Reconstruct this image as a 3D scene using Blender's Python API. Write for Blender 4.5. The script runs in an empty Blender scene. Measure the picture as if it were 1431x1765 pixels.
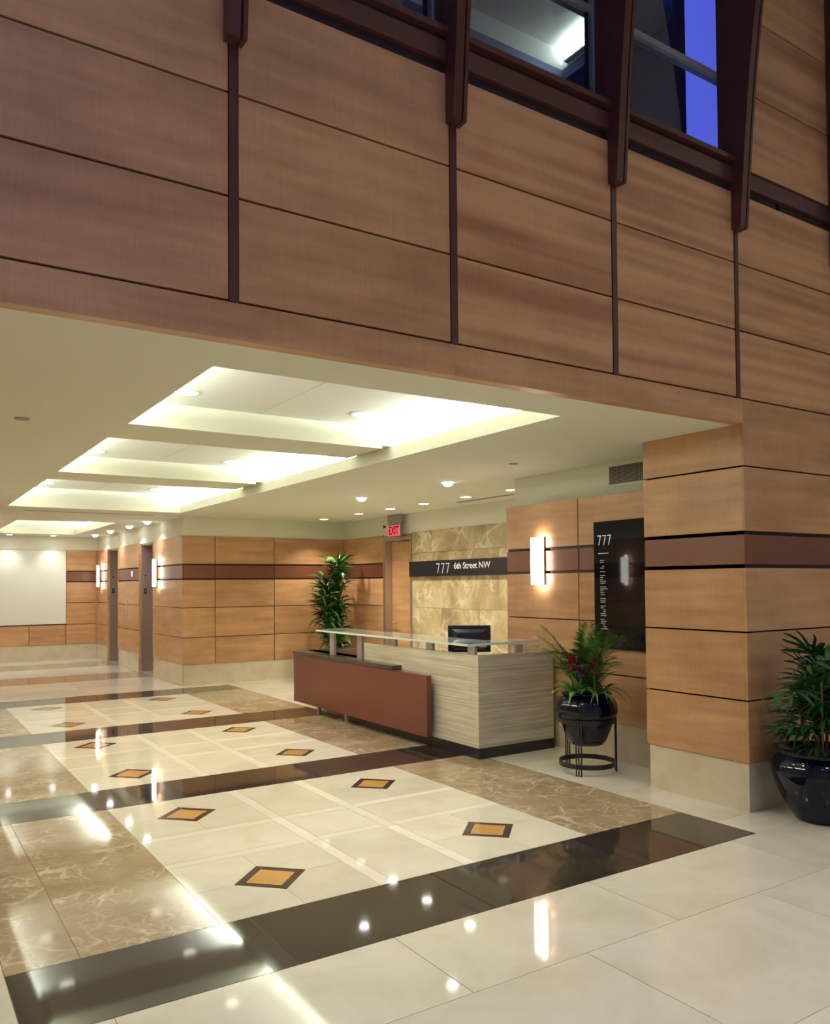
import bpy, bmesh, math, random
from mathutils import Vector, Matrix, Euler
random.seed(7)
sc = bpy.context.scene
C = sc.collection
R = math.radians

# ------------------------------------------------------------------ camera
F_PX, CY = 1398.7, 970.2
YAW, PITCH, ROLL = R(33.102), R(1.472), R(-0.473)
CAMPOS = (-5.157, -3.574, 1.65)
cd = bpy.data.cameras.new('camera'); cam = bpy.data.objects.new('camera', cd); C.objects.link(cam)
cd.sensor_fit = 'VERTICAL'; cd.sensor_height = 36.0
cd.lens = F_PX / 1765.0 * 36.0
cd.shift_y = (CY - 882.5) / 1765.0
cd.clip_start = 0.05; cd.clip_end = 200
right = Vector((math.cos(YAW), -math.sin(YAW), 0)); fwd0 = Vector((math.sin(YAW), math.cos(YAW), 0)); up0 = Vector((0, 0, 1))
fwd = fwd0 * math.cos(PITCH) + up0 * math.sin(PITCH)
upv = -fwd0 * math.sin(PITCH) + up0 * math.cos(PITCH)
cx_ = right * math.cos(ROLL) + upv * math.sin(ROLL)
cy_ = -right * math.sin(ROLL) + upv * math.cos(ROLL)
m = Matrix((cx_, cy_, -fwd)).transposed().to_4x4(); m.translation = Vector(CAMPOS)
cam.matrix_world = m
sc.camera = cam

# ------------------------------------------------------------------ world and exposure
w = bpy.data.worlds.new('dusk'); sc.world = w; w.use_nodes = True
wn = w.node_tree; wn.nodes.clear()
wo = wn.nodes.new('ShaderNodeOutputWorld'); bg = wn.nodes.new('ShaderNodeBackground')
tc = wn.nodes.new('ShaderNodeTexCoord'); sx = wn.nodes.new('ShaderNodeSeparateXYZ'); cr = wn.nodes.new('ShaderNodeValToRGB')
wn.links.new(tc.outputs['Generated'], sx.inputs[0]); wn.links.new(sx.outputs['Z'], cr.inputs[0])
cr.color_ramp.elements[0].position = 0.0; cr.color_ramp.elements[0].color = (0.13, 0.17, 0.85, 1)
cr.color_ramp.elements[1].position = 0.8; cr.color_ramp.elements[1].color = (0.12, 0.16, 0.98, 1)
wn.links.new(cr.outputs[0], bg.inputs[0]); bg.inputs[1].default_value = 0.8
wn.links.new(bg.outputs[0], wo.inputs[0])
sc.view_settings.view_transform = 'Standard'; sc.view_settings.look = 'None'
sc.view_settings.exposure = 0.0; sc.view_settings.gamma = 1.0
sc.view_settings.use_curve_mapping = False

WARM = (1.0, 0.91, 0.70); HALO = (1.0, 0.92, 0.74); COOL = (0.86, 0.88, 1.0); TUBE = (0.96, 1.0, 0.93)
P_ATRIUM = 26.0
P_DOWN = 62.0
P_COVE = 56.0
P_GLOBE = 70.0

# ------------------------------------------------------------------ materials
MATS = {}
def newmat(name):
    mt = bpy.data.materials.new(name); mt.use_nodes = True
    nt = mt.node_tree; b = nt.nodes['Principled BSDF']
    MATS[name] = mt
    return mt, nt, b
def plain(name, col, rough=0.5, metal=0.0, spec=0.5, bump=0.0, bscale=60, coat=0.0, vary=0.0):
    mt, nt, b = newmat(name)
    b.inputs['Base Color'].default_value = (*col, 1); b.inputs['Roughness'].default_value = rough
    b.inputs['Metallic'].default_value = metal; b.inputs['Specular IOR Level'].default_value = spec
    b.inputs['Coat Weight'].default_value = coat; b.inputs['Coat Roughness'].default_value = 0.04
    t = nt.nodes.new('ShaderNodeTexCoord'); n = nt.nodes.new('ShaderNodeTexNoise'); n.inputs['Scale'].default_value = bscale
    nt.links.new(t.outputs['Object'], n.inputs['Vector'])
    if vary:
        mx = nt.nodes.new('ShaderNodeMix'); mx.data_type = 'RGBA'
        mx.inputs[6].default_value = (*[c * (1 - vary) for c in col], 1); mx.inputs[7].default_value = (*[min(1, c * (1 + vary)) for c in col], 1)
        nt.links.new(n.outputs['Fac'], mx.inputs[0]); nt.links.new(mx.outputs[2], b.inputs['Base Color'])
    if bump:
        bp = nt.nodes.new('ShaderNodeBump'); bp.inputs['Strength'].default_value = bump; bp.inputs['Distance'].default_value = 0.003
        nt.links.new(n.outputs['Fac'], bp.inputs['Height']); nt.links.new(bp.outputs[0], b.inputs['Normal'])
    return mt
def emis(name, col, s):
    mt, nt, b = newmat(name)
    b.inputs['Base Color'].default_value = (0.8, 0.8, 0.8, 1)
    b.inputs['Emission Color'].default_value = (*col, 1); b.inputs['Emission Strength'].default_value = s
    return mt
def wood(name, c1, c2, rough=0.36, figure=1.0, coat=0.0):
    mt, nt, b = newmat(name); L = nt.links.new; N = nt.nodes.new
    t = N('ShaderNodeTexCoord'); oi = N('ShaderNodeObjectInfo')
    off = N('ShaderNodeVectorMath'); off.operation = 'SCALE'; off.inputs[0].default_value = (13.1, 7.7, 5.3); L(oi.outputs['Random'], off.inputs['Scale'])
    ad = N('ShaderNodeVectorMath'); L(t.outputs['Object'], ad.inputs[0]); L(off.outputs[0], ad.inputs[1])
    def noise(sx_, sz_, det=3, rg=0.55):
        mp = N('ShaderNodeMapping'); mp.inputs['Scale'].default_value = (sx_, sx_, sz_); L(ad.outputs[0], mp.inputs[0])
        n = N('ShaderNodeTexNoise'); n.inputs['Scale'].default_value = 1; n.inputs['Detail'].default_value = det; n.inputs['Roughness'].default_value = rg
        L(mp.outputs[0], n.inputs['Vector']); return n
    band = noise(0.42, 12.5, 1, 0.4) if figure > 1.5 else noise(1.1, 11.0, 2); fine = noise(120, 5.0, 2, 0.6); cloud = noise(2.3, 3.5, 3)
    # ribbon figure: blocky vertical slices with horizontal bars
    m1 = N('ShaderNodeMath'); m1.operation = 'MULTIPLY'; m1.inputs[1].default_value = 0.50 * figure; L(band.outputs['Fac'], m1.inputs[0])
    m2 = N('ShaderNodeMath'); m2.operation = 'MULTIPLY_ADD'; m2.inputs[1].default_value = 0.16; L(fine.outputs['Fac'], m2.inputs[0]); L(m1.outputs[0], m2.inputs[2])
    m3 = N('ShaderNodeMath'); m3.operation = 'MULTIPLY_ADD'; m3.inputs[1].default_value = 0.34; L(cloud.outputs['Fac'], m3.inputs[0]); L(m2.outputs[0], m3.inputs[2])
    m4 = N('ShaderNodeMath'); m4.operation = 'MULTIPLY_ADD'; m4.inputs[1].default_value = 0.10; L(oi.outputs['Random'], m4.inputs[0]); L(m3.outputs[0], m4.inputs[2])
    rp = N('ShaderNodeValToRGB'); lo = 0.25 * figure + 0.25; rp.color_ramp.elements[0].position = lo - 0.16; rp.color_ramp.elements[1].position = lo + 0.20
    rp.color_ramp.elements[0].color = (*c1, 1); rp.color_ramp.elements[1].color = (*c2, 1)
    L(m4.outputs[0], rp.inputs[0]); L(rp.outputs[0], b.inputs['Base Color'])
    b.inputs['Roughness'].default_value = rough; b.inputs['Coat Weight'].default_value = coat; b.inputs['Coat Roughness'].default_value = 0.25
    return mt
def stone(name, cdark, cmid, clight, vein=None, rough=0.06, scale=1.0, veinw=0.05, spec=0.5, bleed=0.35):
    mt, nt, b = newmat(name); L = nt.links.new; N = nt.nodes.new
    t = N('ShaderNodeTexCoord'); oi = N('ShaderNodeObjectInfo')
    off = N('ShaderNodeVectorMath'); off.operation = 'SCALE'; off.inputs[0].default_value = (31.0, 17.0, 23.0); L(oi.outputs['Random'], off.inputs['Scale'])
    ad = N('ShaderNodeVectorMath'); L(t.outputs['Object'], ad.inputs[0]); L(off.outputs[0], ad.inputs[1])
    n = N('ShaderNodeTexNoise'); n.inputs['Scale'].default_value = 2.2 * scale; n.inputs['Detail'].default_value = 6; n.inputs['Roughness'].default_value = 0.62
    n.inputs['Distortion'].default_value = 0.6; L(ad.outputs[0], n.inputs['Vector'])
    rp = N('ShaderNodeValToRGB'); e = rp.color_ramp.elements; e[0].position = 0.32; e[1].position = 0.68; e[0].color = (*cdark, 1); e[1].color = (*clight, 1)
    k = e.new(0.5); k.color = (*cmid, 1); L(n.outputs['Fac'], rp.inputs[0])
    last = rp.outputs[0]
    if vein:
        # warp coordinates then voronoi edges
        n2 = N('ShaderNodeTexNoise'); n2.inputs['Scale'].default_value = 2.6 * scale; n2.inputs['Detail'].default_value = 5; L(ad.outputs[0], n2.inputs['Vector'])
        sub = N('ShaderNodeVectorMath'); sub.operation = 'MULTIPLY_ADD'; sub.inputs[1].default_value = (0.55 / scale,) * 3; L(n2.outputs['Color'], sub.inputs[0]); L(ad.outputs[0], sub.inputs[2])
        for vs, wdt, amt in ((2.4 * scale, veinw, 0.85), (6.5 * scale, veinw * 1.3, bleed)):
            v = N('ShaderNodeTexVoronoi'); v.feature = 'DISTANCE_TO_EDGE'; v.inputs['Scale'].default_value = vs; L(sub.outputs[0], v.inputs['Vector'])
            mr = N('ShaderNodeMapRange'); mr.inputs[1].default_value = 0.0; mr.inputs[2].default_value = wdt; mr.inputs[3].default_value = amt; mr.inputs[4].default_value = 0.0
            L(v.outputs['Distance'], mr.inputs[0])
            n3 = N('ShaderNodeTexNoise'); n3.inputs['Scale'].default_value = 3.0 * scale; n3.inputs['Detail'].default_value = 4; L(ad.outputs[0], n3.inputs['Vector'])
            mr2 = N('ShaderNodeMapRange'); mr2.inputs[1].default_value = 0.40; mr2.inputs[2].default_value = 0.62; L(n3.outputs['Fac'], mr2.inputs[0])
            mu = N('ShaderNodeMath'); mu.operation = 'MULTIPLY'; L(mr.outputs[0], mu.inputs[0]); L(mr2.outputs[0], mu.inputs[1])
            mx = N('ShaderNodeMix'); mx.data_type = 'RGBA'; L(mu.outputs[0], mx.inputs[0]); L(last, mx.inputs[6]); mx.inputs[7].default_value = (*vein, 1)
            last = mx.outputs[2]
    # small per-tile tone shift
    mrr = N('ShaderNodeMapRange'); mrr.inputs[3].default_value = 0.93; mrr.inputs[4].default_value = 1.05; L(oi.outputs['Random'], mrr.inputs[0])
    sm = N('ShaderNodeVectorMath'); sm.operation = 'SCALE'; L(last, sm.inputs[0]); L(mrr.outputs[0], sm.inputs['Scale'])
    L(sm.outputs[0], b.inputs['Base Color'])
    b.inputs['Roughness'].default_value = rough; b.inputs['Specular IOR Level'].default_value = spec
    return mt

W_MAPLE = wood('maple_veneer', (0.37, 0.185, 0.086), (0.63, 0.360, 0.175))
W_RIBBON = wood('ribbon_maple_veneer', (0.38, 0.175, 0.080), (0.63, 0.350, 0.170), figure=1.7)
W_BAND = wood('cherry_veneer', (0.135, 0.042, 0.022), (0.195, 0.068, 0.034), figure=0.5)
W_DARK = wood('dark_stained_wood', (0.058, 0.018, 0.016), (0.115, 0.040, 0.034), rough=0.28, figure=0.4)
W_RED = wood('red_mahogany_laminate', (0.115, 0.029, 0.017), (0.16, 0.044, 0.026), rough=0.33, figure=0.4)
GAP = plain('joint_shadow_black', (0.022, 0.008, 0.007), 0.7)
PLASTER = plain('cream_plaster', (0.77, 0.77, 0.63), 0.85, bump=0.1, bscale=120)
COVEM = plain('white_cove_plaster', (0.84, 0.86, 0.80), 0.85)
WHITEP = plain('white_wall_panel', (0.80, 0.81, 0.74), 0.5)
CREAM = stone('cream_marble', (0.655, 0.615, 0.48), (0.72, 0.685, 0.56), (0.77, 0.735, 0.62), rough=0.055)
STRIP = stone('pale_marble_strip', (0.80, 0.76, 0.64), (0.84, 0.80, 0.69), (0.87, 0.84, 0.74), rough=0.055)
TAN = stone('brown_emperador_marble', (0.29, 0.21, 0.12), (0.36, 0.27, 0.165), (0.44, 0.34, 0.215), vein=(0.66, 0.57, 0.41), rough=0.06, scale=1.25, veinw=0.05, bleed=0.7)
BLACKST = stone('dark_granite', (0.030, 0.022, 0.018), (0.038, 0.028, 0.023), (0.048, 0.036, 0.030), rough=0.05, spec=0.6)
INLAY = stone('amber_marble', (0.43, 0.21, 0.045), (0.52, 0.27, 0.07), (0.60, 0.34, 0.10), rough=0.07)
INEDGE = stone('dark_inlay_marble', (0.045, 0.024, 0.015), (0.06, 0.032, 0.02), (0.08, 0.045, 0.03), rough=0.06)
BASE = stone('cream_stone_base', (0.64, 0.55, 0.385), (0.70, 0.61, 0.44), (0.75, 0.66, 0.49), rough=0.16, scale=1.6)
FEATURE = stone('emperador_light_wall', (0.34, 0.245, 0.13), (0.50, 0.39, 0.22), (0.66, 0.56, 0.34), vein=(0.84, 0.78, 0.54), rough=0.10, scale=0.8, veinw=0.07, bleed=0.55)
GROUT = plain('floor_grout', (0.42, 0.36, 0.26), 0.6)
STEEL = plain('brushed_steel', (0.54, 0.46, 0.42), 0.33, metal=0.8)
ALU = plain('satin_aluminium', (0.55, 0.53, 0.54), 0.38, metal=0.7)
WINALU = plain('window_aluminium', (0.30, 0.33, 0.36), 0.45, metal=0.3)
BLACK = plain('black_gloss', (0.003, 0.004, 0.007), 0.03, spec=0.32)
SIGNBLK = plain('black_satin_sign', (0.016, 0.018, 0.024), 0.22)
BLKPL = plain('black_plastic', (0.012, 0.015, 0.024), 0.22)
PLINTH = plain('black_plinth', (0.012, 0.014, 0.018), 0.25)
IRON = plain('black_wrought_iron', (0.014, 0.012, 0.014), 0.35)
DKTOP = plain('dark_counter', (0.055, 0.042, 0.036), 0.22)
LETTER = plain('white_lettering', (0.78, 0.76, 0.72), 0.5)
PRINT = emis('white_print', (0.8, 0.9, 1.0), 0.35)
GLAZE = plain('navy_black_glaze', (0.003, 0.005, 0.014), 0.07, spec=0.32, bump=0.10, bscale=22)
SOIL = plain('dark_soil', (0.02, 0.014, 0.01), 0.9, bump=0.6)
CANE = plain('brown_cane', (0.16, 0.10, 0.05), 0.7)
LEAF1 = plain('dracaena_leaf', (0.045, 0.14, 0.025), 0.34, bscale=9, vary=0.45)
LEAF2 = plain('palm_leaf', (0.06, 0.19, 0.022), 0.42, bscale=9, vary=0.45)
LEAF3 = plain('lady_palm_leaf', (0.020, 0.095, 0.024), 0.36, bscale=9, vary=0.45)
LEAF4 = plain('bromeliad_leaf', (0.11, 0.27, 0.05), 0.36, bscale=9, vary=0.35)
REDFL = plain('crimson_bract', (0.40, 0.01, 0.035), 0.45)
PURFL = plain('purple_bract', (0.13, 0.015, 0.12), 0.45)
WHITEM = plain('white_metal', (0.72, 0.70, 0.62), 0.5)
GREYM = plain('grey_metal', (0.35, 0.33, 0.28), 0.5)
VENTM = plain('grille_shadow', (0.06, 0.045, 0.04), 0.6)
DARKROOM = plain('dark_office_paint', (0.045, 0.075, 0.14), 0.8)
OFFCEIL = plain('dusk_tinted_ceiling_tile', (0.14, 0.18, 0.34), 0.85)  # blue of the dusk light put into the tile colour
LENS = emis('downlight_lens', (1.0, 0.95, 0.80), 5.0)
LENSB = emis('accent_lens', (1.0, 0.97, 0.90), 22.0)
GLOBE = emis('lamp_globe', (0.93, 0.95, 1.0), 14.0)
TUBEM = emis('fluorescent_tube', (0.97, 1.0, 0.84), 26.0)
SCON = emis('sconce_acrylic', (1.0, 0.97, 0.86), 9.0)
EXITM = emis('exit_face', (1.0, 0.10, 0.14), 0.9); EXITM.node_tree.nodes['Principled BSDF'].inputs['Base Color'].default_value = (0.5, 0.05, 0.07, 1)
EXITL = plain('exit_letters', (0.09, 0.0, 0.004), 0.5)
PRINT2 = emis('small_print', (0.6, 0.75, 0.9), 0.18)
HALLL = emis('hall_lantern', (1.0, 0.95, 0.85), 1.2)

# laminate for the desk (linear stripes) and glass
def laminate():
    mt, nt, b = newmat('striped_laminate'); L = nt.links.new; N = nt.nodes.new
    t = N('ShaderNodeTexCoord')
    def nz(s, det):
        mp = N('ShaderNodeMapping'); mp.inputs['Scale'].default_value = s; L(t.outputs['Object'], mp.inputs[0])
        n = N('ShaderNodeTexNoise'); n.inputs['Scale'].default_value = 1; n.inputs['Detail'].default_value = det; L(mp.outputs[0], n.inputs['Vector']); return n
    a = nz((0.8, 0.8, 60), 4); c = nz((2.5, 2.5, 14), 2)
    mm = N('ShaderNodeMath'); mm.operation = 'MULTIPLY_ADD'; mm.inputs[1].default_value = 0.4; L(c.outputs['Fac'], mm.inputs[0]); L(a.outputs['Fac'], mm.inputs[2])
    rp = N('ShaderNodeValToRGB'); e = rp.color_ramp.elements; e[0].position = 0.48; e[1].position = 0.86
    e[0].color = (0.44, 0.385, 0.28, 1); e[1].color = (0.74, 0.69, 0.55, 1); L(mm.outputs[0], rp.inputs[0]); L(rp.outputs[0], b.inputs['Base Color'])
    b.inputs['Roughness'].default_value = 0.24
    return mt
LAMI = laminate()
def glassmat(name, col, rough=0.0, ior=1.45):
    mt, nt, b = newmat(name)
    b.inputs['Base Color'].default_value = (*col, 1); b.inputs['Roughness'].default_value = rough
    b.inputs['Transmission Weight'].default_value = 1.0; b.inputs['IOR'].default_value = ior
    return mt
GLASS = glassmat('counter_glass', (0.84, 0.95, 0.90), 0.03); GLASS.node_tree.nodes['Principled BSDF'].inputs['Transmission Weight'].default_value = 0.72
WGLASS = glassmat('window_glass', (0.92, 0.95, 1.0))
GEDGE = plain('glass_polished_edge', (0.82, 0.95, 0.88), 0.15)
DIFF = plain('white_acrylic', (0.8, 0.8, 0.75), 0.3)

# ------------------------------------------------------------------ helpers
def link(o, parent=None):
    C.objects.link(o)
    if parent: o.parent = parent
    return o
class MB:
    def __init__(s): s.v = []; s.f = []
    def quad(s, *p):
        i = len(s.v); s.v += [tuple(q) for q in p]; s.f.append(tuple(range(i, i + len(p)))); return s
    def box(s, a, b):
        x0, y0, z0 = a; x1, y1, z1 = b
        i = len(s.v)
        s.v += [(x0, y0, z0), (x1, y0, z0), (x1, y1, z0), (x0, y1, z0), (x0, y0, z1), (x1, y0, z1), (x1, y1, z1), (x0, y1, z1)]
        for f in ((0, 3, 2, 1), (4, 5, 6, 7), (0, 1, 5, 4), (1, 2, 6, 5), (2, 3, 7, 6), (3, 0, 4, 7)): s.f.append(tuple(i + k for k in f))
        return s
    def prism(s, poly, z0, z1):
        i = len(s.v); n = len(poly)
        s.v += [(x, y, z0) for x, y in poly] + [(x, y, z1) for x, y in poly]
        s.f.append(tuple(i + k for k in reversed(range(n)))); s.f.append(tuple(i + n + k for k in range(n)))
        for k in range(n): s.f.append((i + k, i + (k + 1) % n, i + n + (k + 1) % n, i + n + k))
        return s
    def tube(s, p0, p1, r0, r1=None, seg=10, caps=True):
        r1 = r0 if r1 is None else r1
        p0 = Vector(p0); p1 = Vector(p1); d = (p1 - p0).normalized()
        a = d.orthogonal().normalized(); b = d.cross(a)
        i = len(s.v)
        for p, r in ((p0, r0), (p1, r1)):
            for k in range(seg):
                t = 2 * math.pi * k / seg; s.v.append(tuple(p + a * (r * math.cos(t)) + b * (r * math.sin(t))))
        for k in range(seg): s.f.append((i + k, i + (k + 1) % seg, i + seg + (k + 1) % seg, i + seg + k))
        if caps: s.f.append(tuple(i + k for k in reversed(range(seg)))); s.f.append(tuple(i + seg + k for k in range(seg)))
        return s
    def lathe(s, prof, seg=32, c=(0, 0, 0)):
        i = len(s.v); n = len(prof)
        for r, z in prof:
            for k in range(seg):
                t = 2 * math.pi * k / seg; s.v.append((c[0] + r * math.cos(t), c[1] + r * math.sin(t), c[2] + z))
        for j in range(n - 1):
            for k in range(seg):
                a = i + j * seg + k; b = i + j * seg + (k + 1) % seg
                s.f.append((a, b, b + seg, a + seg))
        s.f.append(tuple(i + k for k in reversed(range(seg)))); s.f.append(tuple(i + (n - 1) * seg + k for k in range(seg)))
        return s
    def ring(s, c, r, rw, h, seg=48):
        prof = [(r, 0), (r + rw, 0), (r + rw, h), (r, h), (r, 0)]
        i = len(s.v)
        for q, z in prof[:4]:
            for k in range(seg):
                t = 2 * math.pi * k / seg; s.v.append((c[0] + q * math.cos(t), c[1] + q * math.sin(t), c[2] + z))
        for j in range(4):
            for k in range(seg):
                a = i + j * seg + k; b = i + j * seg + (k + 1) % seg; a2 = i + ((j + 1) % 4) * seg + k; b2 = i + ((j + 1) % 4) * seg + (k + 1) % seg
                s.f.append((a, b, b2, a2))
        return s
    def mesh(s, name, mat, smooth=False):
        me = bpy.data.meshes.new(name); me.from_pydata(s.v, [], s.f); me.materials.append(mat)
        bm = bmesh.new(); bm.from_mesh(me); bmesh.ops.remove_doubles(bm, verts=bm.verts, dist=1e-6); bmesh.ops.recalc_face_normals(bm, faces=bm.faces); bm.to_mesh(me); bm.free()
        if smooth:
            for p in me.polygons: p.use_smooth = True
            me.set_sharp_from_angle(angle=R(40))
        return me
    def build(s, name, mat, parent=None, smooth=False):
        return link(bpy.data.objects.new(name, s.mesh(name, mat, smooth)), parent)
def box(name, a, b, mat, parent=None): return MB().box(a, b).build(name, mat, parent)
def bev(o, wd=0.004, seg=2):
    md = o.modifiers.new('bevel', 'BEVEL'); md.width = wd; md.segments = seg; md.limit_method = 'ANGLE'; return o
def thing(name, label, cat, loc=(0, 0, 0), rz=0.0, group=None):
    o = bpy.data.objects.new(name, None); C.objects.link(o); o.location = loc; o.rotation_euler = (0, 0, rz); o.empty_display_size = 0.1
    o['label'] = label; o['category'] = cat
    if group: o['group'] = group
    return o
def struct(o, label, cat):
    o['kind'] = 'structure'; o['label'] = label; o['category'] = cat; return o
def copy_tree(o, parent=None):
    c = o.copy(); C.objects.link(c)
    if parent: c.parent = parent
    for ch in list(o.children): copy_tree(ch, c)
    return c

# wall frame: point (u, n, z) -> world. u runs along the wall, n points out of it
class Frame:
    def __init__(s, o, u, n): s.o = Vector(o); s.u = Vector(u); s.n = Vector(n)
    def __call__(s, u, n, z): return tuple(s.o + s.u * u + s.n * n + Vector((0, 0, z)))
def fbox(mb, fr, u0, u1, n0, n1, z0, z1, ch=0.0):
    pts = []
    if not ch:
        for (n, z) in ((n0, z0), (n0, z1), (n1, z1), (n1, z0)): pts += [fr(u0, n, z), fr(u1, n, z)]
        i = len(mb.v); mb.v += pts
        for f in ((0, 1, 3, 2), (2, 3, 5, 4), (4, 5, 7, 6), (6, 7, 1, 0), (0, 2, 4, 6), (1, 7, 5, 3)): mb.f.append(tuple(i + k for k in f))
    else:
        i = len(mb.v)
        def loop(n, e): return [fr(u0 + e, n, z0 + e), fr(u1 - e, n, z0 + e), fr(u1 - e, n, z1 - e), fr(u0 + e, n, z1 - e)]
        mb.v += loop(n0, 0) + loop(n1 - ch, 0) + loop(n1, ch)
        for b in (0, 4):
            for k in range(4): mb.f.append((i + b + k, i + b + (k + 1) % 4, i + b + 4 + (k + 1) % 4, i + b + 4 + k))
        mb.f.append((i + 8, i + 9, i + 10, i + 11)); mb.f.append((i + 3, i + 2, i + 1, i))
    return mb
ZB, J1, J2, B1, B2, J5, ZF = 0.347, 0.790, 1.282, 1.753, 2.003, 2.478, 2.785
F1, F2, F3, F4 = 2.965, 3.454, 3.942, 4.456
G = 0.006
def panels(wall, fr, cells, mat, name, g=G, t=0.018, gz=None):
    for (u0, u1, z0, z1) in cells:
        fbox(MB(), fr, u0 + g, u1 - g, 0.0, t, z0 + g, z1 - g, 0.0015).build(name, mat, wall)
def wood_cells(u0, u1, joints):
    us = [u0] + list(joints) + [u1]; r = []; b = []
    for a, c in zip(us[:-1], us[1:]):
        r += [(a, c, ZB - G, J1), (a, c, J1, J2), (a, c, J2, B1 - 0.004), (a, c, B2 + 0.004, J5)]
        b.append((a, c, B1 + 0.012, B2 - 0.012))
    return r, b
def wood_wall(wall, fr, u0, u1, joints=(), base=True, skip=None):
    r, b = wood_cells(u0, u1, joints)
    panels(wall, fr, r, W_MAPLE, 'panel'); panels(wall, fr, b, W_BAND, 'band_panel', t=0.012)
    if base:
        us = [u0] + list(joints) + [u1]
        fbox(MB(), fr, u0 + .004, u1 - .004, 0, 0.008, 0, ZB - 0.004).build('stone_base', BASE, wall)

# ------------------------------------------------------------------ floor
fl = MB().box((-9, -7.5, -0.12), (3.6, 16.6, -0.003)).build('floor', GROUT)
struct(fl, 'polished marble lobby floor with dark granite bands and diamond inlays', 'floor')
def tile(name, x0, x1, y0, y1, mat, g=0.0016):
    return MB().box((x0 + g, y0 + g, -0.02), (x1 - g, y1 - g, 0.0)).build(name, mat, fl)
XL, XR = -4.726, -0.377; CL, CR = -3.778, -1.307
BANDS = [(-0.302, 0.298), (2.734, 3.359), (5.718, 6.43), (8.765, 9.462)]
for y0, y1 in BANDS:
    xs = [XL, -3.636, -2.548, -1.44, XR]
    for a, b in zip(xs[:-1], xs[1:]): tile('border_tile', a, b, y0, y1, BLACKST, 0.0022)
XC = (CL + CR) / 2
for bi in range(3):
    y0, y1 = BANDS[bi][1], BANDS[bi + 1][0]; yc = (0.757 + 1.527 * (2 * bi) + 0.757 + 1.527 * (2 * bi + 1)) / 2
    dx, dy, hw = 0.285, 0.275, 0.043
    sx0 = [XC - dx - hw, XC - dx + hw, XC + dx - hw, XC + dx + hw]; sy0 = [yc - dy - hw, yc - dy + hw, yc + dy - hw, yc + dy + hw]
    for a, b in ((sx0[0], sx0[1]), (sx0[2], sx0[3])):
        for c, d in ((y0, sy0[0]), (sy0[0], sy0[3]), (sy0[3], y1)): tile('strip_tile', a, b, c, d, STRIP)
    for c, d in ((sy0[0], sy0[1]), (sy0[2], sy0[3])):
        for a, b in ((CL, sx0[0]), (sx0[1], sx0[2]), (sx0[3], CR)): tile('strip_tile', a, b, c, d, STRIP)
    tile('field_tile', sx0[1], sx0[2], sy0[1], sy0[2], CREAM)
    for a, b in ((CL, sx0[0]), (sx0[3], CR)): tile('field_tile', a, b, sy0[1], sy0[2], CREAM)
    for c, d in ((y0, sy0[0]), (sy0[3], y1)): tile('field_tile', sx0[1], sx0[2], c, d, CREAM)
    for (a, b, px) in ((CL, sx0[0], -3.324), (sx0[3], CR, -1.766)):
        for (c, d, py) in ((y0, sy0[0], 0.757 + 1.527 * 2 * bi), (sy0[3], y1, 0.757 + 1.527 * (2 * bi + 1))):
            h = 0.216; g = 0.0012; hh = h + 0.001
            for ex, ey in ((a, c), (b, c), (b, d), (a, d)):
                sxx = 1 if ex > px else -1; syy = 1 if ey > py else -1
                poly = [(px + sxx * hh, py + syy * g), (ex - sxx * g, py + syy * g), (ex - sxx * g, ey - syy * g), (px + sxx * g, ey - syy * g), (px + sxx * g, py + syy * hh)]
                if sxx * syy < 0: poly.reverse()
                MB().prism(poly, -0.02, 0).build('field_tile', CREAM, fl)
            q = 0.143
            o = MB()
            out = [(px + h, py), (px, py + h), (px - h, py), (px, py - h)]; inn = [(px + q + .004, py), (px, py + q + .004), (px - q - .004, py), (px, py - q - .004)]
            for k in range(4):
                o.prism([out[k], out[(k + 1) % 4], inn[(k + 1) % 4], inn[k]], -0.02, 0)
            ob = o.build('diamond_border', INEDGE, fl)
            MB().prism([(px + q, py), (px, py + q), (px - q, py), (px, py - q)], -0.02, 0).build('diamond_tile', INLAY, fl)
            o2 = MB(); i2 = [(px + q + .0035, py), (px, py + q + .0035), (px - q - .0035, py), (px, py - q - .0035)]; i3 = [(px + q + .0005, py), (px, py + q + .0005), (px - q - .0005, py), (px, py - q - .0005)]
            for k in range(4): o2.prism([i2[k], i2[(k + 1) % 4], i3[(k + 1) % 4], i3[k]], -0.02, 0)
            o2.build('inlay_line', STRIP, fl)
    # brown marble margins
    tile('margin_tile', -4.42, CL, y0, y1, TAN)
    ym = y0 + (y1 - y0) * 0.62
    tile('margin_tile', XL, -4.42, y0, ym, TAN); tile('margin_tile', XL, -4.42, ym, y1, TAN)
    tile('margin_tile', CR, XR, y0, (y0 + y1) / 2 + .2, TAN, 0.0006); tile('margin_tile', CR, XR, (y0 + y1) / 2 + .2, y1, TAN, 0.0006)
# foreground rows
for ri, (y0, y1) in enumerate([(-0.92, -0.302), (-1.77, -0.92), (-2.62, -1.77), (-3.47, -2.62), (-4.32, -3.47), (-5.6, -4.32)]):
    x = -8.18 + (0.63 if ri % 2 else 0.0)
    while x < 3.4:
        tile('floor_tile', x, min(x + 1.255, 3.5), y0, y1, CREAM, 0.0021); x += 1.255
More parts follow.
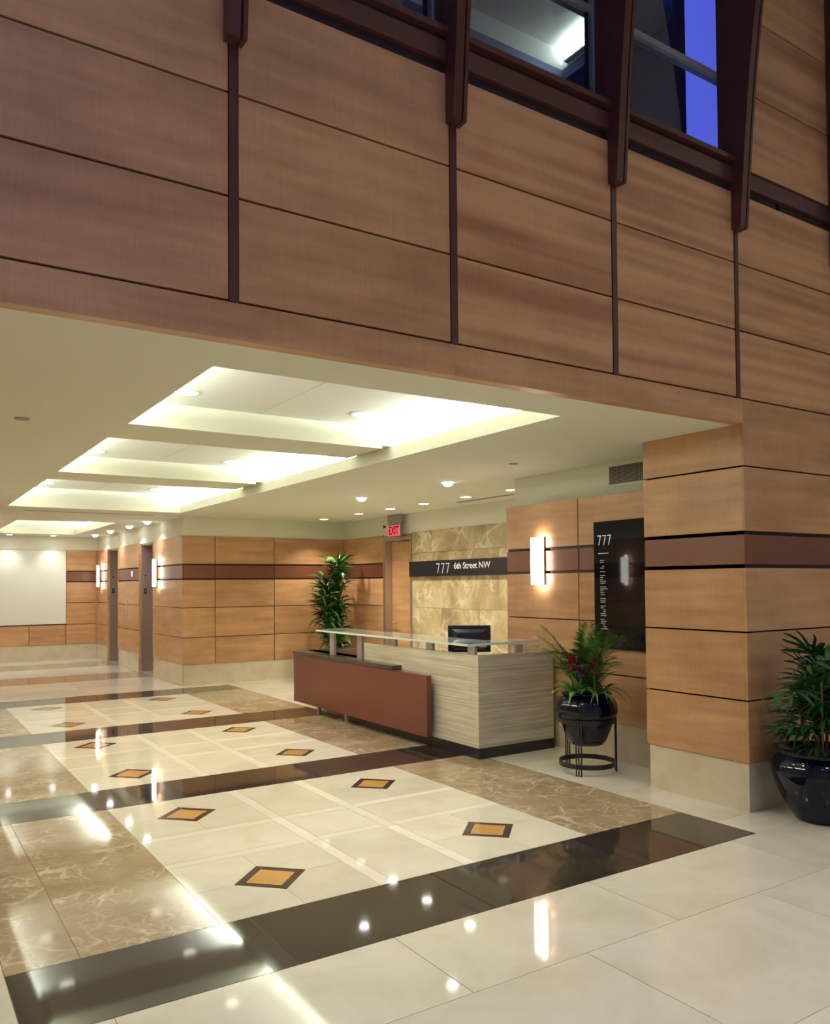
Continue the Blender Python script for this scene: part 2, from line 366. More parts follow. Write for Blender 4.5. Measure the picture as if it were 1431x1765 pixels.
# aisles
def aisle(x0, x1, ys, xj=()):
    xs = [x0] + list(xj) + [x1]
    for a, b in zip(xs[:-1], xs[1:]):
        for c, d in zip(ys[:-1], ys[1:]): tile('floor_tile', a, b, c, d, CREAM, 0.0021)
aisle(XR, 0.02, [-0.302, 0.01])
aisle(XR, 0.02, [0.01, 0.925]); aisle(XR, 0.53, [0.925, 2.14, 3.30]); aisle(XR, 1.92, [3.30, 4.6, 5.9, 7.2, 8.5, 9.69], (0.75,))
aisle(-5.07, XL, [-0.302, 0.925]); aisle(-5.58, XL, [0.925, 2.14, 3.35, 4.6, 5.9, 7.2, 8.5, 9.69])
aisle(-3.98, -1.08, [9.462, 10.4, 11.47], (-2.53,))
for a, b in ((-3.98, -2.53), (-2.53, -1.0)): tile('margin_tile', a, b, 11.47, 12.6, TAN); tile('margin_tile', a, b, 14.1, 15.3, TAN)
aisle(-3.98, -1.08, [12.6, 14.1], (-2.53,)); aisle(-3.98, -1.08, [15.3, 16.19], (-2.53,))
aisle(XL, -3.98, [9.462, 9.69]); aisle(-1.08, XR, [9.462, 9.69])
aisle(0.02, 3.4, [-0.302, 0.01], (1.3,)); aisle(-8.5, -5.09, [-0.302, 0.01], (-6.4,)); aisle(-5.09, XL, [-0.302 + .0, -0.30])

# ------------------------------------------------------------------ ceiling of the low lobby
CO = [(-3.747, -1.311, 0.491, 9.0), (-3.309, -1.699, 11.467, 15.374)]
ZT = 2.90
c = MB()
def slab(x0, x1, y0, y1): c.box((x0, y0, ZF), (x1, y1, ZT))
slab(-5.6, CO[0][0], 0.079, 9.7); slab(CO[0][1], 1.93, 0.079, 9.7); slab(CO[0][0], CO[0][1], 0.079, CO[0][2]); slab(CO[0][0], CO[0][1], CO[0][3], 9.7)
slab(-4.0, CO[1][0], 9.7, 16.2); slab(CO[1][1], -1.0, 9.7, 16.2); slab(CO[1][0], CO[1][1], 9.7, CO[1][2]); slab(CO[1][0], CO[1][1], CO[1][3], 16.2)
ce = c.build('ceiling', PLASTER); struct(ce, 'cream plaster lobby ceiling with recessed light coves', 'ceiling')
ZC = 3.065
def cove(x0, x1, y0, y1, over, zc, ye=0.0):
    b = MB()
    X0, X1, Y0, Y1 = x0 - over, x1 + over, y0 - ye, y1 + ye
    b.box((X0 - .03, Y0 - .03, ZT), (X0, Y1 + .03, zc + .03)); b.box((X1, Y0 - .03, ZT), (X1 + .03, Y1 + .03, zc + .03))
    b.box((X0, Y0 - .03, ZT), (X1, Y0, zc + .03)); b.box((X0, Y1, ZT), (X1, Y1 + .03, zc + .03))
    b.build('cove_wall', COVEM, ce)
    return X0, X1, Y0, Y1
X0, X1, Y0, Y1 = cove(*CO[0], 0.24, ZC)
BY = [(2.723, 3.382), (5.727, 6.418)]
ysp = [Y0, 3.05, 6.07, Y1]
for a, b in zip(ysp[:-1], ysp[1:]):
    for p, q in ((X0, -2.585), (-2.585, X1)): MB().box((p + .003, a + .001, ZC), (q - .003, b - .001, ZC + .03)).build('ceiling_panel', COVEM, ce)
MB().box((X0, Y0, ZC + .03), (X1, Y1, ZC + .05)).build('cove_backing', GREYM, ce)
for a, b in BY:
    q = MB().box((-3.66, a, 2.878), (-1.396, b, ZC)); q.box((-1.396, a, 2.906), (-1.072, b, ZC)); q.box((-3.986, a, 2.906), (-3.66, b, ZC)); q.build('ceiling_beam', PLASTER, ce)
X0, X1, Y0, Y1 = cove(*CO[1], 0.2, ZC)
MB().box((X0, Y0, ZC), (X1, Y1, ZC + .03)).build('ceiling_panel', COVEM, ce)
# air slot between the coves
MB().box((-3.44, 9.60, ZF - .004), (-1.56, 9.66, ZF + .001)).build('air_slot', GREYM, ce)

def area_lamp(name, loc, rot, sx_, sy_, power, col, parent=None, spread=math.pi):
    l = bpy.data.lights.new(name, 'AREA'); l.shape = 'RECTANGLE'; l.size = sx_; l.size_y = sy_; l.energy = power; l.color = col; l.spread = spread
    o = bpy.data.objects.new(name, l); C.objects.link(o); o.location = loc; o.rotation_euler = rot
    if parent: o.parent = parent
    return o
# fluorescent strips hidden behind the lips of the coves
def strip(x, y0, y1, label, group, k=1.0, roll=0.0):
    t = thing('strip_light', label, 'lamp', (x, (y0 + y1) / 2, ZT), 0, group)
    L = (y1 - y0) / 2
    MB().box((-.035, -L, 0), (.035, L, .022)).build('housing', WHITEM, t)
    MB().tube((0, -L + .03, .042), (0, L - .03, .042), .014).build('tube', TUBEM, t)
    a = area_lamp('tube_light', (0, 0, .062), (math.pi, roll, 0), .05, 2 * L, P_COVE * k * 2 * L, TUBE, t)
for i, (a, b) in enumerate(((0.62, 2.70), (3.42, 5.70), (6.46, 8.9))):
    nm = ('nearest', 'middle', 'farthest')[i]
    strip(-1.16, a, b, 'hidden fluorescent strip along right edge of the %s ceiling cove bay' % nm, 'strip lights in the main ceiling cove', 1.7)
    strip(-3.89, a, b, 'hidden fluorescent strip along left edge of the %s ceiling cove bay' % nm, 'strip lights in the main ceiling cove', 1.2)
strip(-1.59, 11.9, 15.0, 'hidden fluorescent strip along right edge of elevator lobby cove', 'strip lights in the elevator lobby cove', 0.7)
strip(-3.43, 11.9, 15.0, 'hidden fluorescent strip along left edge of elevator lobby cove', 'strip lights in the elevator lobby cove', 0.5)

# ------------------------------------------------------------------ facade (wood wall of the tall atrium)
XN, XP, YD = -8.6, 3.45, 0.30
b = MB()
b.box((-5.07, 0.018, ZF + .02), (0, YD, F4 + .2)); b.box((0.018, 0.018, 0), (0.514 - .03, 0.905, ZF)); b.box((0, 0.018, ZF), (0.514, YD, F4 + .2))
b.box((0.484, 0.018, 0), (XP, 0.12, 9.0)); b.box((0.06, 0.018, F4 + .2), (0.484, 0.12, 9.0)); b.box((XN, 0.018, 0), (-5.09, YD, F4 + .2))
wf = b.build('wall_front', GAP); struct(wf, 'tall maple panelled atrium wall above the lobby opening', 'wall')
frf = Frame((0, 0.018, 0), (1, 0, 0), (0, -1, 0))
PX = [-6.336, -5.076, -3.817, -2.556, -1.296, -0.045, 1.215, 2.475]
xs = [XN] + PX + [XP]
BW = 0.024
for i, (a, b_) in enumerate(zip(xs[:-1], xs[1:])):
    a2 = a + (BW if i else 0); b2 = b_ - (BW if i < len(xs) - 2 else 0)
    for z0, z1 in ((F1, F2), (F2, F3), (F3, F4)):
        if a < -0.1 or True:
            panels(wf, frf, [(a2 - .004, b2 + .004, z0, z1)], W_RIBBON if a > -2.6 else W_MAPLE, 'panel')
# fascia below the first joint (thick wood edge returns under it)
for a, b_ in ((-5.07, -2.556), (-2.556, 0.0)):
    MB().box((a + .0005, 0.0, ZF), (b_ - .0005, 0.079, F1 - G)).build('fascia_panel', W_MAPLE, wf)
# right hand part, full height
for a, b_ in ((0.0, 1.215), (1.215, XP)):
    panels(wf, frf, [(a - (G if a == 0 else 0), b_, J5, F1), (a - (G if a == 0 else 0), b_, B2 + .004, J5), (a - (G if a == 0 else 0), b_, J2, B1 - .004), (a - (G if a == 0 else 0), b_, J1, J2), (a - (G if a == 0 else 0), b_, ZB - G, J1)], W_MAPLE, 'panel')
    panels(wf, frf, [(a - (G if a == 0 else 0), b_, B1 + .012, B2 - .012)], W_BAND, 'band_panel', t=.012)
    fbox(MB(), frf, a + (.010 if a == 0 else .0), b_, 0, .008, 0, ZB - .004).build('stone_base', BASE, wf)
for a, b_ in ((XN, -5.07),):
    panels(wf, frf, [(a, b_, J5, F1), (a, b_, B2, J5), (a, b_, B1, B2), (a, b_, J2, B1), (a, b_, J1, J2), (a, b_, ZB, J1)], W_MAPLE, 'panel')
    fbox(MB(), frf, a, b_, 0, .008, 0, ZB - .004).build('stone_base', BASE, wf)
# upper right wall beside the windows
for a, b_ in ((0.07, 1.215), (1.215, XP)):
    for z0, z1 in ((4.655, 5.235), (5.235, 5.815), (5.815, 6.40), (6.40, 7.0), (7.0, 7.6)):
        panels(wf, frf, [(a + .012, b_ - .012, z0, z1)], W_RIBBON, 'panel')
# vertical battens below the fins
for x in PX:
    o = MB(); o.box((x - .023, -.006, F1 - .004), (x + .010, 0.017, F4 - .28)); o.box((x + .010, -.001, F1 - .004), (x + .023, .017, F4 - .28))
    o.build('batten', W_DARK, wf)
# jamb of the opening: wood faced pier
pr = MB().box((0.018, 0.019, 0), (0.45, 0.904, ZF - .001)).build('wall_column', GAP); struct(pr, 'maple faced pier ending the lobby opening on the right', 'wall')
fj = Frame((0.018, 0, 0), (0, 1, 0), (-1, 0, 0))
r, bb = wood_cells(0.0185 - G, 0.931, ())
panels(pr, fj, [(u0, u1, z0, z1) for u0, u1, z0, z1 in r] + [(0.0185 - G, .931, J5, ZF + G)], W_MAPLE, 'panel'); panels(pr, fj, bb, W_BAND, 'band_panel', t=.012)
fbox(MB(), fj, 0.0185, 0.905, 0, .008, 0, ZB - .004).build('stone_base', BASE, pr)
pl = MB().box((-5.5, 0.019, 0), (-5.09, 0.904, ZF - .001)).build('wall_column_left', GAP); struct(pl, 'maple faced pier ending the lobby opening on the left', 'wall')
fjl = Frame((-5.09, 0, 0), (0, 1, 0), (1, 0, 0))
panels(pl, fjl, r + [(-G, .931, J5, ZF)], W_MAPLE, 'panel'); panels(pl, fjl, bb, W_BAND, 'band_panel', t=.012)
fbox(MB(), fjl, 0.01, 0.905, 0, .008, 0, ZB - .004).build('stone_base', BASE, pl)

# sill beam under the windows
tr = MB().box((XN, -0.012, 4.515), (XP, 0.05, 4.625)).build('trim_1', W_DARK); struct(tr, 'dark wood beam running under the high windows', 'beam')
MB().box((XN, -0.040, 4.655), (-0.045, 0.20, 4.690)).build('sill_board', W_DARK, tr)
MB().box((XN, 0.004, 4.625), (XP, 0.10, 4.655)).build('shadow_gap', GAP, tr)
# tapered fins over the battens
prof = [(4.17, -0.073), (4.79, -0.122), (5.26, -0.168), (5.71, -0.226), (6.5, -0.36), (7.4, -0.54)]
def fin(i, x):
    e = bpy.data.objects.new('trim_%d' % (i + 2), None); C.objects.link(e); e.location = (x, 0, 4.17)
    for (xa, xb, inset, nm) in ((-.047, .008, 0.0, 'plank'), (.020, .043, 0.0, 'plank'), (.008, .020, .018, 'spacer')):
        o = MB(); n = len(prof); yb = 0.10
        for xx in (xa, xb):
            for z, y in prof: o.v.append((xx, y + inset, z - 4.17))
            for z, y in reversed(prof): o.v.append((xx, yb if z > 4.65 else -.001, z - 4.17))
        m_ = 2 * n
        o.f.append(tuple(range(m_))); o.f.append(tuple(reversed(range(m_, 2 * m_))))
        for k in range(m_): o.f.append((k, (k + 1) % m_, m_ + (k + 1) % m_, m_ + k))
        o.build(nm, GAP if nm == 'spacer' else W_DARK, e)
    return e
where = ['far left of the photo, above its top left corner', 'left, above the widest plain panels', 'left of the window showing a lit ceiling recess', 'between the two large blue windows', 'right of the last window', 'at the right edge of the photo']
for i, x in enumerate([-5.076, -3.817, -2.556, -1.296, -0.045, 1.215]):
    e = fin(i, x); struct(e, 'tapered dark wood fin on the atrium wall, ' + where[i], 'fin')

# windows between the fins
for i, (xa, xb) in enumerate([(-5.03, -3.86), (-3.77, -2.60), (-2.51, -1.34), (-1.25, 0.035)]):
    wn_ = thing('window_%d' % (i + 1), 'x', 'window', (0, 0, 0)); wn_['kind'] = 'structure'
    wn_['label'] = ['aluminium framed high window, leftmost of the row', 'aluminium framed high window left of the second large fin, mostly cut by the frame',
                    'high window with a brightly lit ceiling recess behind it', 'high window with dusk blue light in its right half'][i]
    y0, y1 = 0.10, 0.17
    xr = xb + .02; fw = .04
    for (a, b_) in ((xa - .02, xa + fw - .02), (xr - fw, xr)): MB().box((a, y0, 4.69), (b_, y1, 7.4)).build('frame', WINALU, wn_)
    for z in (5.355, 6.05, 6.75): MB().box((xa + fw - .02, y0, z - .022), (xr - fw, y1, z + .022)).build('mullion', WINALU, wn_)
    MB().box((xa + fw - .02, y0, 4.69), (xr - fw, y1, 4.715)).build('mullion', WINALU, wn_)
    for z0, z1 in ((4.715, 5.333), (5.377, 6.028), (6.072, 6.728), (6.772, 7.4)):
        MB().box((xa + fw - .022, 0.132, z0), (xr - fw + .002, 0.138, z1)).build('pane', WGLASS, wn_)
    # black gasket line and inner reveal of the frame
    MB().box((xr - fw - .040, 0.115, 4.715), (xr - fw - .020, 0.131, 7.4)).build('gasket', BLKPL, wn_)

# office behind the high windows: open side window in its right wall
of = MB()
of.box((-6, 0.3, 4.4), (0.28, 5.0, 4.5)); of.box((-6.1, 0.3, 4.5), (-6, 5, 7.4))
of.box((0.15, 0.68, 4.5), (0.30, 5.0, 7.4))
wo_ = of.build('wall_office', DARKROOM); struct(wo_, 'dark office walls seen through the high windows', 'wall')
ZO = 6.2
of = MB(); rx0, rx1, ry0, ry1 = -2.3, -0.045, 1.0, 1.754
of.box((-6, 0.18, ZO), (rx0, 5, ZO + .1)); of.box((rx1 + .0, 0.70, ZO), (0.3, 5, ZO + .1)); of.box((rx0, 0.18, ZO), (rx1, ry0, ZO + .1)); of.box((rx0, ry1, ZO), (rx1, 5, ZO + .1))
oc = of.build('ceiling_office', OFFCEIL); struct(oc, 'office ceiling with dusk blue put into its colour and a lit recess behind the windows', 'ceiling')
q = MB(); q.box((rx0, ry0, ZO + .1), (rx1, ry0 + .02, ZO + .3)); q.box((rx0, ry1, ZO + .1), (rx1 + .02, ry1 + .02, ZO + .3)); q.box((rx1, ry0, ZO + .1), (rx1 + .02, ry1, ZO + .3)); q.box((rx0 - .02, ry0, ZO + .1), (rx0, ry1, ZO + .3)); q.box((rx0, ry0, ZO + .28), (rx1, ry1, ZO + .3))
q.build('recess', COVEM, oc)
t = thing('office_strip_light', 'strip lamp inside the office ceiling recess behind the window', 'lamp', (-0.075, 1.38, ZO + .12))
MB().box((-.018, -.30, 0), (.028, .30, .012)).build('housing', WHITEM, t)
area_lamp('strip_glow', (0, 0, .02), (math.pi, R(35), 0), .03, .55, 3.0, (0.85, 0.97, 1.0), t)

# ------------------------------------------------------------------ inner lobby walls
def plaster_above(wall, mb_args): pass
# directory wall (X = .514)
XD = 0.532
wr = MB().box((XD, 0.906, 0), (XD + .28, 3.287, J5 - .004)).build('wall_right', GAP); struct(wr, 'maple panelled wall carrying the directory board and a sconce', 'wall')
fd = Frame((XD, 0, 0), (0, 1, 0), (-1, 0, 0))
wood_wall(wr, fd, 0.925, 3.289, (2.20,))
fe = Frame((0, 3.287, 0), (1, 0, 0), (0, 1, 0))
wood_wall(wr, fe, XD - .012, 1.92, ())
MB().box((0.62, 0.907, J5 - .004), (1.92, 3.272, ZF)).build('bulkhead', PLASTER, wr)
MB().box((XD + .28, 2.6, 0), (1.92, 3.287, J5 - .004)).build('core', GAP, wr)
# marble feature wall (X = 1.909)
wm = MB().box((1.925, 3.29, 0), (2.2, 7.36, ZF)).build('wall_right_reception', PLASTER); struct(wm, 'light brown veined marble wall behind the reception desk', 'wall')
fm = Frame((1.925, 0, 0), (0, 1, 0), (-1, 0, 0))
zs = [0.0, 0.41, 1.274, 2.14, J5]
cells = []
vj = {0: [4.3, 5.3, 6.35], 1: [4.6, 5.6, 6.54], 2: [4.1, 5.15, 6.2], 3: [4.6, 5.7, 6.8]}
for k in range(4):
    us = [3.31] + vj[k] + [7.355]
    for a, b_ in zip(us[:-1], us[1:]): cells.append((a, b_, zs[k], zs[k + 1]))
panels(wm, fm, cells, FEATURE, 'marble_panel', g=.0015, t=.016)
# door and wood wall beyond
wd = MB()
wd.box((1.94, 8.26, 0), (2.2, 9.70, ZF)); wd.box((2.08, 7.36, 0), (2.2, 8.26, 2.46)); wd.box((1.94, 7.36, 2.46), (2.2, 8.26, ZF)); 
wd = wd.build('wall_right_rear', PLASTER); struct(wd, 'maple wall end beyond the steel framed door, cream plaster above', 'wall')
fw_ = Frame((1.927, 0, 0), (0, 1, 0), (-1, 0, 0))
fbox(MB(), fw_, 8.262, 9.677, -.014, .002, 0, J5 - .005).build('backing', GAP, wd)
wood_wall(wd, fw_, 8.26, 9.677, ())
dr = thing('door_1', 'maple door in a steel frame left of the marble wall', 'door', (1.95, 7.8, 0)); dr['kind'] = 'structure'
def dbox(n, a, b_, mt, p=dr):
    return MB().box((a[0] - 1.95, a[1] - 7.8, a[2]), (b_[0] - 1.95, b_[1] - 7.8, b_[2])).build(n, mt, p)
dbox('door_leaf', (2.035, 7.42, 0.006), (2.075, 8.175, 2.36), W_MAPLE)
dbox('frame', (1.905, 8.18, 0), (2.08, 8.258, 2.455), STEEL); dbox('frame', (1.905, 7.362, 0), (2.08, 7.415, 2.455), STEEL); dbox('frame', (1.905, 7.415, 2.37), (2.08, 8.18, 2.455), STEEL)
h = MB().tube((2.035 - 1.95, 8.08 - 7.8, 1.0), (1.98 - 1.95, 8.08 - 7.8, 1.0), .010); h.tube((1.98 - 1.95, 8.085 - 7.8, 1.0), (1.98 - 1.95, 7.96 - 7.8, 1.0), .010)
h.tube((2.036 - 1.95, 8.08 - 7.8, 1.0), (2.026 - 1.95, 8.08 - 7.8, 1.0), .026)
h.build('door_handle', ALU, dr, True)
# rear wall (Y = 9.677)
wb = MB().box((-1.06, 9.70, 0), (2.2, 9.9, ZF)).build('wall_rear', PLASTER); struct(wb, 'maple panelled wall behind the tall plant facing the atrium', 'wall')
fb = Frame((0, 9.695, 0), (1, 0, 0), (0, -1, 0))
fbox(MB(), fb, -1.075, 1.925, -.004, .001, 0, J5 - .005).build('backing', GAP, wb)
wood_wall(wb, fb, -1.087, 1.915, (-0.527, 0.539))
# elevator wall (X = -1.081)
OPN = [(11.44, 12.42), (14.10, 15.06)]
ev = MB(); ZE = 2.455
for a, b_ in ((9.72, OPN[0][0] - .0), (OPN[0][1], OPN[1][0]), (OPN[1][1], 16.2)): ev.box((-1.063, a, 0), (-0.8, b_, J5))
for a, b_ in OPN: ev.box((-1.063, a, ZE), (-0.8, b_, J5))
ev.box((-1.05, 9.72, J5), (-0.8, 16.2, ZF)); ev.box((-0.62, 9.9, 0), (-0.5, 16.2, ZF))
we = ev.build('wall_right_elevators', PLASTER); struct(we, 'maple wall with two elevator openings and cream plaster above', 'wall')
fv = Frame((-1.063, 0, 0), (0, 1, 0), (-1, 0, 0))
for k, (a, b_) in enumerate(((9.677, OPN[0][0]), (OPN[0][1], OPN[1][0]), (OPN[1][1], 16.185))):
    fbox(MB(), fv, a + .004, b_ - .004, 0, .002, 0, J5 - .005).build('backing', GAP, we)
    wood_wall(we, fv, a + (.013 if k == 0 else 0), b_, ())
for k, (a, b_) in enumerate(OPN):
    e = thing('door_%d' % (k + 2), ['nearer', 'farther'][k] + ' elevator opening with deep brushed steel jambs', 'elevator', (-1.03, (a + b_) / 2, 0)); e['kind'] = 'structure'
    cyy = (a + b_) / 2
    def eb(n, p, q_, mt, smooth=False): return MB().box((p[0] + 1.03, p[1] - cyy, p[2]), (q_[0] + 1.03, q_[1] - cyy, q_[2])).build(n, mt, e)
    eb('jamb', (-1.03, b_ - .012, 0), (-.70, b_ + .03, ZE - .01), STEEL); eb('jamb', (-1.03, a - .03, 0), (-.70, a + .012, ZE - .01), STEEL)
    eb('jamb_edge', (-1.083, b_ - .008, 0), (-1.032, b_ + .002, ZE), W_MAPLE); eb('jamb_edge', (-1.083, a - .002, 0), (-1.032, a + .008, ZE), W_MAPLE)
    eb('head', (-1.03, a, ZE - .03), (-.70, b_, ZE - .001), STEEL)
    eb('door_leaf', (-.72, a + .012, .004), (-.70, cyy - .002, ZE - .03), STEEL); eb('door_leaf', (-.72, cyy + .002, .004), (-.70, b_ - .012, ZE - .03), STEEL)
    eb('sill_plate', (-1.06, a, 0), (-.70, b_, .006), ALU)
    s = eb('floor_number_plate', (-.985, b_ - .016, 1.50), (-.935, b_ - .0125, 1.60), BLKPL)
    g_ = MB().tube((.073, b_ - .016 - cyy, 1.85), (.073, b_ - .0125 - cyy, 1.85), .016, seg=16); g_.build('indicator', BLKPL, e)
    mk = MB()
    for (p0, p1) in (((-.968, 1.53), (-.968, 1.575)), ((-.968, 1.575), (-.952, 1.575)), ((-.952, 1.575), (-.952, 1.53))):
        mk.tube((p0[0] + 1.03, b_ - .0165 - cyy, p0[1]), (p1[0] + 1.03, b_ - .0165 - cyy, p1[1]), .0022, seg=5)
    mk.build('raised_mark', LETTER, e)
# call station and lantern
t = thing('elevator_call_station', 'narrow steel call button plate between the two elevator openings', 'call button', (-1.081, 13.33, 0.95))
MB().box((-.008, -.06, 0), (-.001, .06, .42)).build('plate', STEEL, t); MB().box((-.008, -.035, .41), (-.001, .035, .49)).build('key_plate', WHITEM, t)
for z in (.17, .25): MB().tube((-.006, 0, z), (-.010, 0, z), .012, seg=12).build('button', WHITEM, t)
t = thing('hall_lantern', 'small lit arrival lantern on the band beside the nearer elevator', 'lamp', (-1.076, 12.87, 1.84))
MB().box((-.02, -.04, -.01), (-.001, .04, .11)).build('housing', STEEL, t); MB().box((-.024, -.028, .0), (-.0205, .028, .10)).build('lens', HALLL, t)
# far wall
wz = MB().box((-4.2, 16.21, 0), (-0.5, 16.4, ZF)).build('wall_far', PLASTER); struct(wz, 'far wall of the elevator lobby with a large white panel', 'wall')
ff = Frame((0, 16.203, 0), (1, 0, 0), (0, -1, 0))
fbox(MB(), ff, -3.98, -1.083, -.004, .001, 0, J5 - .005).build('backing', GAP, wz)
r, bb = wood_cells(-1.735, -1.081, ()); r2, bb2 = wood_cells(-3.98, -3.33, ())
panels(wz, ff, r + r2 + [(-3.33, -2.497, ZB - G, J1), (-2.497, -1.735, ZB - G, J1)], W_MAPLE, 'panel'); panels(wz, ff, bb + bb2, W_BAND, 'band_panel', t=.012)
fbox(MB(), ff, -3.98, -1.083, 0, .008, 0, ZB - .004).build('stone_base', BASE, wz)
fbox(MB(), ff, -3.32, -1.74, .001, .03, .81, J5 - .01).build('white_panel', WHITEP, wz)
# left side (mirrors the right, mostly out of view)
wl = MB(); wl.box((-5.9, 0.906, 0), (-5.60, 9.9, ZF)); wl.box((-5.6, 9.70, 0), (-4.0, 9.9, ZF)); wl.box((-4.2, 9.9, 0), (-4.0, 16.2, ZF))
wl = wl.build('wall_left', PLASTER); struct(wl, 'maple panelled left wall of the lobby, seen only in reflections', 'wall')
f1_ = Frame((-5.598, 0, 0), (0, 1, 0), (1, 0, 0)); f2_ = Frame((0, 9.695, 0), (1, 0, 0), (0, -1, 0)); f3_ = Frame((-3.998, 0, 0), (0, 1, 0), (1, 0, 0))
fbox(MB(), f1_, .93, 9.69, 0, .001, 0, J5 - .01).build('backing', GAP, wl); fbox(MB(), f2_, -5.59, -3.99, 0, .001, 0, J5 - .01).build('backing', GAP, wl); fbox(MB(), f3_, 9.72, 16.18, 0, .001, 0, J5 - .01).build('backing', GAP, wl)
wood_wall(wl, f1_, 0.925, 9.677, (2.2, 4.0, 5.8, 7.7)); wood_wall(wl, f2_, -5.58, -3.98, (-4.53,)); wood_wall(wl, f3_, 9.677, 16.185, (11.4, 12.6, 14.1, 15.1))
# atrium shell beyond the frame
ws = MB(); ws.box((XN - .2, -7.5, 0), (XN, 0.3, 9.0)); ws.box((XP, -7.5, 0), (XP + .2, 0.3, 9.0))
for (a_, b_, z0, z1) in ((XN, -8.4, 0, 9.0), (-2.2, XP, 0, 9.0), (-8.4, -2.2, 0, 3.0), (-8.4, -2.2, 8.8, 9.0)): ws.box((a_, -7.7, z0), (b_, -7.5, z1))  # added rear wall holds back dusk blue; opening placed to tint the upper panels
ws = ws.build('wall_atrium_sides', PLASTER); struct(ws, 'side walls of the atrium and an added rear wall, its tall opening set to tint the light with dusk, outside the view', 'wall')
wt = MB(); wt.box((XN, -7.5, 9.0), (XP, 0.3, 9.15)); wt.box((XN, 0.018, 7.4), (0.06, 0.3, 9.0)); wt = wt.build('ceiling_atrium', PLASTER); struct(wt, 'high atrium ceiling, outside the view', 'ceiling')

# ------------------------------------------------------------------ lights in fittings
def spot(name, loc, power, col, parent, angle=120, blend=0.8, rad=0.04, rot=(0, 0, 0)):
    l = bpy.data.lights.new(name, 'SPOT'); l.energy = power; l.color = col; l.spot_size = R(angle); l.spot_blend = blend; l.shadow_soft_size = rad
    o = bpy.data.objects.new(name, l); C.objects.link(o); o.location = loc; o.rotation_euler = rot; o.parent = parent; return o
def downlight(x, y, z, label, group, r=.085, lens=LENS, power=P_DOWN, col=WARM, angle=130):
    t = thing('downlight', label, 'ceiling light', (x, y, z), 0, group)
    MB().ring((0, 0, -.005), r, .014, .006).build('trim_ring', WHITEM, t)
    MB().lathe([(r, -.003), (r, .0)], 32).build('lens', lens, t)
    spot('lamp', (0, 0, -.02), power, col, t, angle, 0.9, r * .7)
    return t
rows = ['nearest', 'second', 'third', 'fourth', 'fifth', 'farthest']
for k in range(6):
    y = .757 + 1.527 * k
    for xx, sd in ((-3.325, 'left'), (-1.85, 'right')):
        downlight(xx, y, ZC, 'round frosted downlight in the main ceiling cove, %s row, %s of %s columns' % (rows[k], sd, 'two'), 'downlights in the main ceiling cove', r=.085, lens=LENS, power=P_DOWN)
# accent row over the reception side
ys = [4.05, 4.97, 5.97, 6.88, 7.86, 9.10]
lb = ['beside the bulkhead, partly hidden by the directory wall', 'bright accent light, first to the left of the bulkhead', 'bright accent light above the address sign', 'bright accent light nearest the exit sign', 'dim accent light left of the exit sign', 'dim accent light nearest the rear wall above the tall plant']
for k, y in enumerate(ys):
    hot = k in (1, 2, 3)
    t = downlight(1.22, y, ZF, 'small recessed ceiling light, ' + lb[k], 'small recessed lights along the reception side', r=.07, lens=LENSB if hot else LENS, power=P_DOWN * (1.5 if hot else 2.2), col=HALO, angle=110)
# globe lamps
def globe(x, y, label, group, power=P_GLOBE):
    t = thing('globe_lamp', label, 'ceiling light', (x, y, ZF), 0, group)
    MB().ring((0, 0, -.006), .075, .014, .007).build('trim_ring', WHITEM, t)
    p = [(0.001, -.052)] + [(.062 * math.sin(a), -.052 * math.cos(a)) for a in [R(q) for q in (15, 30, 45, 60, 75, 88)]]
    MB().lathe(p, 24).build('globe', GLOBE, t, True)
    spot('glow', (0, 0, -.06), power, COOL, t, 128, 1.0, .05)
gg = 'globe lamps in the ceilings'
globe(.105, 3.81, 'bright white globe lamp in the ceiling, nearest the directory wall', gg)
globe(.06, 5.70, 'bright white globe lamp in the ceiling above the left end of the desk', gg)
for k, y in enumerate((10.957, 12.2, 13.75, 15.2)):
    globe(-1.31, y, 'white globe lamp over the elevator wall, %s of four' % ('nearest', 'second', 'third', 'farthest')[k], gg, P_GLOBE * .6)
    globe(-3.72, y, 'white globe lamp over the left elevator lobby wall, %s of four' % ('nearest', 'second', 'third', 'farthest')[k], gg, P_GLOBE * .6)
for k, x in enumerate((-2.05, -2.93)):
    t = downlight(x, 15.90, ZF, 'accent light washing the %s half of the white panel' % ('right', 'left')[k], 'accent lights over the white panel', r=.06, lens=LENSB, power=34, col=(1, .97, .88), angle=100)
# ceiling discs (sprinklers)
for (x, y, s) in ((-.166, 2.355, 'right of the cove, near the bulkhead'), (-4.398, 2.419, 'at the left, beside the nearest cove bay')):
    t = thing('sprinkler_cover', 'small flat sprinkler disc on the ceiling, ' + s, 'sprinkler', (x, y, ZF), 0, 'sprinkler discs')
    MB().lathe([(.045, -.008), (.048, -.001)], 24).build('cover_plate', GREYM, t)
t = thing('wall_sprinkler', 'tiny black sidewall sprinkler left of the exit sign', 'sprinkler', (1.94, 8.22, 2.62))
MB().tube((0, 0, 0), (-.03, 0, 0), .014).build('body', BLKPL, t); MB().box((-.036, -.012, -.03), (-.031, .012, .03)).build('deflector', BLKPL, t)

